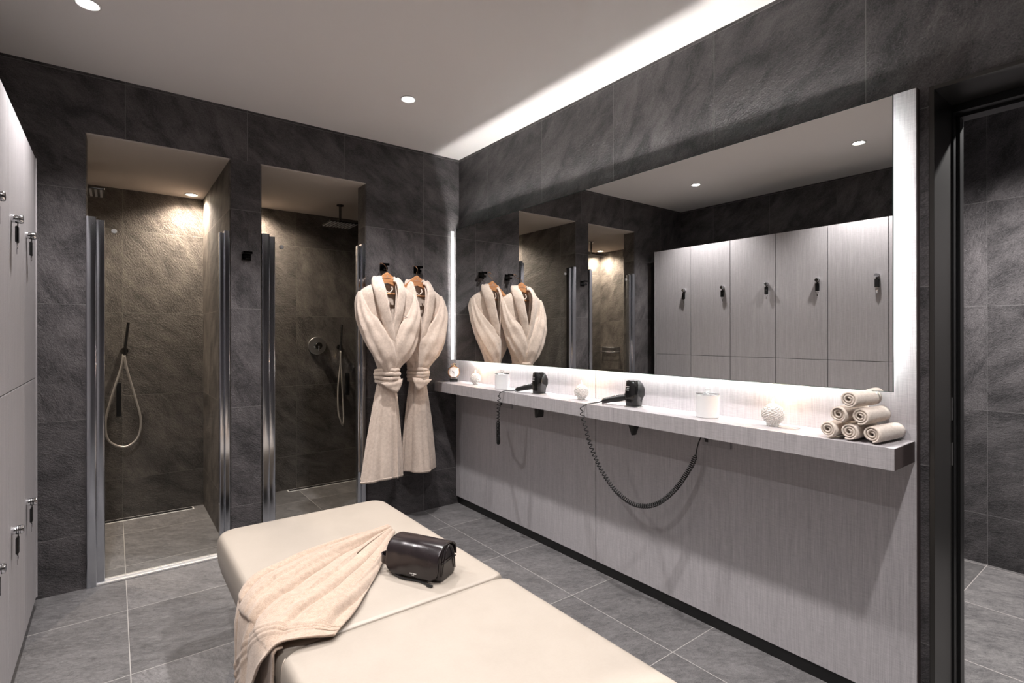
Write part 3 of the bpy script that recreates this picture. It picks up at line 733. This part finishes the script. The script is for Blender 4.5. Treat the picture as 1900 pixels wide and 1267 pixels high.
# ------------------------------------------------------------------ WASH BAG
def bag():
    ang = math.atan2(-0.178, 0.096)
    t = thing('wash_bag', 'black leather wash bag with flap lying on the cream bench', 'bag', (-1.268, -1.800, 0.4555), ang)
    L_, D_, Hh = 0.222, 0.114, 0.122
    def prof(sx, g=0.0):
        pts = []
        raw = [(-0.5, 0.06), (-0.5, 0.60), (-0.46, 0.84), (-0.30, 0.97), (0.0, 1.0), (0.28, 0.95), (0.44, 0.80), (0.5, 0.55), (0.5, 0.06), (0.44, 0.0), (-0.44, 0.0)]
        for p in raw: pts.append(Vector((sx, p[0]*(D_+g), p[1]*(Hh+g/2))))
        return pts
    rings = []
    for s, k in ((-0.5, 0.80), (-0.49, 0.9), (-0.46, 0.97), (-0.3, 1.0), (0.3, 1.0), (0.46, 0.97), (0.49, 0.9), (0.5, 0.80)):
        rings.append([Vector((s*L_, p.y*k, (p.z-0.06)*k+0.06 if p.z > 0.02 else p.z)) for p in prof(0)])
    bm = bmesh.new(); loft(bm, rings)
    o = mk('body', bm, M['leather'], t, True, 60); s_ = o.modifiers.new('s', 'SUBSURF'); s_.levels = 2; s_.render_levels = 2
    # flap: wraps from the back over the top and down the front (local -y is the front), rounded lower corners
    path = cr([(0.058, 0.068, 0), (0.054, 0.100, 0), (0.030, 0.121, 0), (0.0, 0.1255, 0), (-0.036, 0.120, 0), (-0.060, 0.098, 0), (-0.068, 0.066, 0), (-0.070, 0.036, 0), (-0.069, 0.012, 0)], 44)
    bm = bmesh.new(); nx = 40; gv = []
    for i, p in enumerate(path):
        row = []; rem = (44-i)/44*0.20; r = 0.045
        hw_ = L_*0.505
        arc = 0.0
        dist = sum((path[k+1]-path[k]).length for k in range(i, 44))
        if dist < r: hw_ = L_*0.505-(r-math.sqrt(max(0, r*r-(r-dist)**2)))
        for j in range(nx+1):
            s = -1+2*j/nx
            sag = 0.004*math.sin(s*2.2+1)*math.sin(i/44*PI)+0.0015*noise.noise(Vector((s*3, i*0.1, 1)))
            row.append(bm.verts.new(Vector((s*hw_, p[0]-sag, p[1]-0.004*(s*s)*(1 if i > 10 else 0.5)))))
        gv.append(row)
    for i in range(44):
        for j in range(nx): bm.faces.new((gv[i][j], gv[i][j+1], gv[i+1][j+1], gv[i+1][j]))
    fl = mk('flap', bm, M['leather'], t, True); m_ = fl.modifiers.new('t', 'SOLIDIFY'); m_.thickness = 0.0035; m_.offset = 0
    # small two-line white print low on the flap
    bm = bmesh.new(); x = -0.004
    for wlen in (4, 4):
        for k in range(wlen):
            box(bm, x, x+0.0009, -0.0725, -0.0718, 0.0235, 0.0275); box(bm, x+0.0015, x+0.0024, -0.0725, -0.0718, 0.0235, 0.0275); box(bm, x, x+0.0024, -0.0725, -0.0718, 0.0266 if k % 2 else 0.0235, 0.0275 if k % 2 else 0.0244); x += 0.0034
        x += 0.0028
    x = 0.004
    for k in range(5): box(bm, x, x+0.0014, -0.0725, -0.0718, 0.0188, 0.0208); x += 0.0024
    mk('print', bm, M['white'], fl)
    # carrying strap on the left end
    bm = bmesh.new(); path = cr([(-0.105, -0.012, 0.050), (-0.130, -0.024, 0.052), (-0.146, -0.040, 0.050), (-0.136, -0.054, 0.046), (-0.108, -0.056, 0.042)], 20)
    rings = []
    for i, p in enumerate(path):
        tq = (path[min(i+1, 20)]-path[max(i-1, 0)]).normalized(); nr = Vector((-tq.y, tq.x, 0)).normalized()
        rings.append([p+nr*0.0022*a_+Vector((0, 0, 0.014*b_)) for a_, b_ in ((1, -1), (1, 1), (-1, 1), (-1, -1))])
    loft(bm, rings); mk('strap', bm, M['leather'], t, True, 40)
    bm = bmesh.new(); tube(bm, cr([(0.1135, -0.045, 0.02), (0.1165, -0.030, 0.085), (0.1165, 0.0, 0.118), (0.1165, 0.030, 0.085), (0.1135, 0.045, 0.02)], 20), 0.0025, 6)
    tube(bm, [(0.116, -0.046, 0.065), (0.1165, 0.046, 0.065)], 0.0022, 6); mk('end_seam', bm, M['leather'], t, True)
    bm = bmesh.new(); tube(bm, cr([(-0.09, -0.060, 0.006), (-0.03, -0.078, 0.004), (0.03, -0.072, 0.003), (0.090, -0.084, 0.003)], 20), 0.003, 6); box(bm, 0.078, 0.100, -0.090, -0.080, 0.0, 0.006, 0.001)
    mk('zip_pull', bm, M['satinblack'], t, True, 40)
bag()

# ------------------------------------------------------------------ THINGS ON THE COUNTER
Zc = CT
def candle(label, x, y, s):
    t = thing('candle_holder', label, 'candle', (x, y, Zc), 0, 'cut glass ball tealight holders')
    R_ = 0.038*s
    bm = bmesh.new(); lathe(bm, [(0.001, 0.0), (R_*math.sin(PI*5/28), 0.0)]+[(R_*math.sin(a_), 0.006*s+R_-R_*math.cos(a_)) for a_ in [PI*k/28 for k in range(6, 25)]]+[(R_*0.40, 0.012*s+1.80*R_), (R_*0.35, 0.012*s+1.35*R_), (0.001, 0.012*s+1.30*R_)], 28)
    for v_ in bm.verts:   # cut facets
        rr = math.hypot(v_.co.x, v_.co.y)
        if rr > R_*0.5 and 0.02*s < v_.co.z < 0.075*s:
            k = round(math.atan2(v_.co.y, v_.co.x)/(2*PI/28)); m_ = round(v_.co.z/(R_*0.11))
            q = 1+0.035*(1 if (k+m_) % 2 else -1); v_.co.x *= q; v_.co.y *= q
    mk('glass_ball', bm, M['ballglass'], t)
    mk('tealight', lathe(bmesh.new(), [(0.001, 1.32*R_+0.0125*s), (0.31*R_, 1.32*R_+0.0125*s), (0.31*R_, 1.62*R_+0.012*s), (0.001, 1.62*R_+0.012*s)], 20), M['wax'], t, True, 40)
    mk('flame', lathe(bmesh.new(), [(0.001, 1.66*R_+0.012*s), (0.0035, 1.80*R_+0.012*s), (0.0028, 2.05*R_+0.012*s), (0.0004, 2.40*R_+0.012*s)], 12), M['flame'], t, True)
    l = bpy.data.lights.new('candle_light', 'POINT'); l.energy = 0.35; l.color = (1, 0.6, 0.3); l.shadow_soft_size = 0.006
    o = bpy.data.objects.new('candle_light', l); COL.objects.link(o); o.parent = t; o.location = (0, 0, 2.6*R_+0.012*s)
candle('lit glass ball tealight holder nearest the clock', -0.100, -0.385, 1.0)
candle('lit glass ball tealight holder between the two hair dryers', -0.125, -1.478, 1.02)
candle('lit glass ball tealight holder beside the steel ring near the towels', -0.115, -2.520, 1.08)
def jar(label, x, y):
    t = thing('lidded_jar', label, 'jar', (x, y, Zc), 0, 'frosted white jars with clear lids')
    mk('jar_body', lathe(bmesh.new(), [(0.001, 0.0), (0.045, 0.0), (0.048, 0.003), (0.048, 0.096), (0.044, 0.097), (0.001, 0.090)], 40), M['frost'], t, True, 40)
    ld = mk('lid', lathe(bmesh.new(), [(0.001, 0.0972), (0.048, 0.0972), (0.049, 0.100), (0.047, 0.104), (0.008, 0.106), (0.006, 0.109), (0.001, 0.109)], 40), M['crystal'], t, True, 40)
    mk('lid_knob', lathe(bmesh.new(), [(0.0104*math.sin(a_), 0.1192-0.0104*math.cos(a_)) for a_ in [PI*k/12 for k in range(13)]], 20), M['crystal'], ld, True)
jar('white lidded jar left of the first hair dryer', -0.128, -0.745)
jar('white lidded jar standing alone right of the second hair dryer', -0.112, -2.235)
# table clock
t = thing('table_clock', 'round rose gold pocket-watch style clock on a black block', 'clock', (-0.110, -0.100, Zc), math.radians(-35))
mk('base_block', B(-0.030, 0.030, -0.022, 0.022, 0, 0.024, 0.0015), M['gloss'], t)
mk('stand', B(-0.024, 0.024, -0.006, 0.006, 0.024, 0.034, 0.001), M['steel'], t)
bz = mk('case', lathe(bmesh.new(), [(0.001, 0.012), (0.036, 0.012), (0.045, 0.006), (0.047, 0.0), (0.044, -0.008), (0.040, -0.010), (0.039, -0.006), (0.001, -0.006)], 40, (0, 0, 0.074), 'y'), M['gold'], t, True, 40)
mk('dial', lathe(bmesh.new(), [(0.001, -0.0062), (0.0385, -0.0062), (0.0385, -0.0072), (0.001, -0.0072)], 40, (0, 0, 0.074), 'y'), M['dial'], bz, True, 40)
bm = bmesh.new()
tube(bm, [(0.0, -0.0085, 0.074), (-0.014, -0.0085, 0.084)], lambda u: 0.0016*(1-u)+0.0006, 6); tube(bm, [(0.003, -0.0088, 0.070), (0.012, -0.0088, 0.050)], 0.0005, 6)
lathe(bm, [(0.0028, -0.0075), (0.0028, -0.0095), (0.001, -0.0097)], 12, (0, 0, 0.074), 'y')
mk('hands', bm, M['gloss'], bz)
bm = bmesh.new()
for k in range(12):
    a_ = k*PI/6; tube(bm, [(0.033*math.sin(a_), -0.0078, 0.074+0.033*math.cos(a_)), (0.0365*math.sin(a_), -0.0078, 0.074+0.0365*math.cos(a_))], 0.0006, 5)
mk('hour_marks', bm, M['grey'], bz)
bm = bmesh.new(); lathe(bm, [(0.004, 0.120), (0.007, 0.122), (0.007, 0.128), (0.004, 0.130)], 16)
tube(bm, cr([(-0.012, 0, 0.119), (-0.018, 0, 0.130), (0.0, 0, 0.139), (0.018, 0, 0.130), (0.012, 0, 0.119)], 20), 0.0016, 8)
mk('crown_ring', bm, M['gold'], bz, True, 40)
tag(mk('socket_ring', lathe(bmesh.new(), [(0.040, 0.0), (0.040, 0.002), (0.034, 0.003), (0.031, 0.001), (0.001, 0.0008)], 40, (HOLE[0], HOLE[1], Zc)), M['steel'], None, True, 40), 'round brushed steel ring set in the counter beside the rolled towels', 'counter ring')

# rolled towels
def roll(label, y, z, x0, ln, yaw, seed, r=0.031):
    t = thing('rolled_towel', label, 'towel', (x0, y, z), yaw, 'rolled face towels stacked at the counter end')
    # spiral cross-section extruded along +x
    turns = 2.6; n = 90; path = []
    for k in range(n+1):
        u_ = k/n; a_ = turns*2*PI*u_+seed; rr = 0.0055+(r-0.0085)*u_
        path.append((rr*math.cos(a_), rr*math.sin(a_)*0.97, u_))
    bm = bmesh.new(); rings = []; nx = 10
    for i in range(nx+1):
        s = i/nx; sx = s*ln; k_ = 1-0.06*(2*s-1)**4; ring = []
        for px, pz, u_ in path:
            tl = 0.006*noise.noise(Vector((u_*6, seed, 0)))*(1 if s < 0.5 else -1)*abs(2*s-1)+0.004*(1-u_)*(1 if i == 0 else 0)
            ring.append(Vector((sx+tl, px*k_, pz*k_+wob((sx*3, px, pz), 30, 0.0012, seed))))
        rings.append(ring)
    loft(bm, rings, closed=False); o = mk('towel_cloth', bm, M['roll'], t, True)
    m_ = o.modifiers.new('t', 'SOLIDIFY'); m_.thickness = 0.0058; m_.offset = 0
    return t
r_ = 0.0315; dz = r_*2*0.86; dy = r_*2.05; yb = -2.752; X0 = -0.208
specs = [(0, 0, 'bottom left'), (1, 0, 'bottom middle'), (2, 0, 'bottom right, nearest the counter end'), (0.5, 1, 'middle row left'), (1.5, 1, 'middle row right'), (1.0, 2, 'topmost')]
for i, (c_, rw, nm) in enumerate(specs):
    roll('pale rolled face towel in the pyramid, %s' % nm, yb-c_*dy, Zc+r_+rw*dz+0.001, X0+0.004*i % 0.01, 0.165, -0.10+0.03*math.sin(i*2.1), -PI/2+0.5*math.sin(i*1.7)-2.6*2*PI)

# hair dryers, nose down in their counter sockets
def dryer(label, xy, hyaw, outlet_label, coilpts, cord_label, plugpt):
    t = thing('hair_dryer', label, 'hair dryer', (xy[0], xy[1], Zc), 0, 'black hair dryers in counter sockets')
    # socket collar + body (front faces -x)
    mk('socket_collar', lathe(bmesh.new(), [(0.040, 0.0005), (0.047, 0.0005), (0.046, 0.004), (0.041, 0.006)], 32), M['steel'], t, True, 40)
    rings = [rrect(w_, d_, rr, z, 6, cx_, cy_) for z, w_, d_, rr, cx_, cy_ in
             ((0.001, 0.070, 0.066, 0.028, 0, 0), (0.008, 0.073, 0.070, 0.026, 0, 0), (0.034, 0.068, 0.074, 0.020, 0, 0), (0.044, 0.072, 0.078, 0.020, 0.0, -0.001), (0.060, 0.082, 0.086, 0.024, 0.002, -0.004), (0.090, 0.084, 0.084, 0.028, 0.003, -0.006), (0.115, 0.076, 0.074, 0.028, 0.0, -0.003), (0.128, 0.064, 0.062, 0.026, -0.002, 0.002), (0.131, 0.052, 0.050, 0.022, -0.002, 0.002))]
    bm = bmesh.new(); loft(bm, rings); bd = mk('body', bm, M['gloss'], t, True, 28)
    mk('top_vent', loft(b_ := bmesh.new(), [rrect(0.050, 0.044, 0.016, z, 6, -0.002, 0.002) for z in (0.1312, 0.1325)]) and b_, M['chrome'], bd, True, 40)
    bm = bmesh.new()
    for k, (yy, zz, wy) in enumerate(((0.018, 0.100, 0.010), (0.016, 0.091, 0.007), (0.020, 0.082, 0.009))): box(bm, -0.0400, -0.0392, yy-wy-0.012, yy+wy-0.012, zz, zz+0.004)
    mk('print', bm, M['grey'], bd)
    mk('switch_dot', lathe(bmesh.new(), [(0.001, -0.0415), (0.004, -0.0410), (0.004, -0.036)], 12, (0, 0.030, 0.062), 'x'), M['chrome'], bd, True)
    # nozzle under the counter
    rings = [rrect(w_, d_, rr, z, 6) for z, w_, d_, rr in ((-0.001, 0.062, 0.062, 0.028), (-0.072, 0.058, 0.058, 0.026), (-0.080, 0.056, 0.052, 0.018), (-0.140, 0.060 if hyaw > 0 else 0.030, 0.014 if hyaw > 0 else 0.010, 0.004))]
    mk('nozzle', loft(b_ := bmesh.new(), rings) and b_, M['satinblack'], t, True, 35)
    # handle
    hv = Vector((-0.040, 0.128, -0.030)); st = Vector((-0.012, 0.030, 0.047))
    path = [st+hv*k/12 for k in range(13)]; prof = [0.013, 0.0155, 0.0165, 0.0170, 0.0170, 0.0165, 0.0160, 0.0155, 0.0150, 0.0145, 0.0150, 0.0150, 0.0110]
    hd = mk('handle', tube(bmesh.new(), path, lambda u: prof[int(round(u*12))], 18), M['satinblack'], t, True, 50)
    bm = bmesh.new(); hp = [st+hv*k for k in (0.35, 0.6)]
    tube(bm, [hp[0]+Vector((0, 0, 0.0165)), hp[1]+Vector((0, 0, 0.0155))], 0.004, 8); mk('switch', bm, M['chrome'], hd, True)
    e = st+hv
    bm = tube(bmesh.new(), [e+Vector((0.006*math.cos(k*PI/8), -0.002, -0.010+0.009*math.sin(k*PI/8))) for k in range(17)], 0.002, 8); mk('hang_loop', bm, M['satinblack'], hd, True)
    # coiled cord: strain relief, helix, straight tail to the outlet
    wp = [Vector(p)-Vector((xy[0], xy[1], Zc)) for p in coilpts]
    bm = bmesh.new(); tube(bm, cr([tuple(e), tuple(e+hv.normalized()*0.02+Vector((-0.004, 0, -0.003))), tuple(e+(wp[0]-e)*0.7+Vector((0, 0, 0.008))), tuple(wp[0])], 24), lambda u: 0.0042-0.0022*u, 8)
    mk('strain_relief', bm, M['rubber'], hd, True)
    cp = cr([tuple(p) for p in wp], 1400); fr = frames(cp); hel = []; ph = 0.0; L = 0; tot = sum((cp[i+1]-cp[i]).length for i in range(1400)); s = 0
    for i in range(1400):
        u_ = s/tot; pitch = 0.030-0.0205*min(1, u_/0.5); ds = (cp[i+1]-cp[i]).length; s += ds
        ph += 2*PI*ds/pitch; rr = 0.0092*min(1, u_/0.03+0.15)*min(1, (1-u_)/0.02+0.2)
        hel.append(cp[i]+fr[i][1]*rr*math.cos(ph)+fr[i][2]*rr*math.sin(ph))
    cordo = mk('coiled_cord', tube(bmesh.new(), hel, 0.0026, 6), M['rubber'], t, True)
    bm = tube(bmesh.new(), cr([tuple(wp[-1])]+[tuple(Vector(p)-Vector((xy[0], xy[1], Zc))) for p in plugpt], 24), 0.0026, 8); mk('power_cable', bm, M['rubber'], cordo, True)
    o = thing('power_outlet', outlet_label, 'outlet', (PX, plugpt[-1][1]-0.045, 0.842), 0, 'outlets under the counter')
    mk('cover_plate', B(-0.012, -0.0005, -0.068, 0.068, -0.018, 0.016, 0.003), M['locker'], o)
    mk('cable_gland', B(-0.017, -0.012, 0.036, 0.050, -0.002, 0.016, 0.001), M['satinblack'], o)
XF = -0.243
dryer('black hair dryer nearer the robes, cord bunched below it', DRY[0], 1, 'small grey outlet box under the counter behind the bunched cord',
      [(XF, -0.872, 0.955), (XF, -0.862, 0.86), (XF+0.004, -0.853, 0.74), (XF+0.02, -0.835, 0.655), (XF+0.055, -0.785, 0.625), (XF+0.10, -0.72, 0.66), (XF+0.135, -0.672, 0.74)], '', [(-0.090, -0.655, 0.80), (-0.062, -0.640, 0.848), (-0.046, -0.62, 0.850)])
dryer('black hair dryer in the middle of the counter with a long looping cord', DRY[1], -1, 'small grey outlet box under the counter right of the looping cord',
      [(XF, -1.590, 0.945), (XF+0.002, -1.618, 0.86), (XF+0.006, -1.655, 0.76), (XF+0.014, -1.715, 0.655), (XF+0.030, -1.800, 0.560), (XF+0.055, -1.895, 0.512), (XF+0.085, -1.990, 0.530), (XF+0.115, -2.075, 0.610), (XF+0.140, -2.140, 0.72), (XF+0.150, -2.165, 0.785)], '', [(-0.088, -2.172, 0.83), (-0.070, -2.180, 0.866), (-0.046, -2.185, 0.852)])
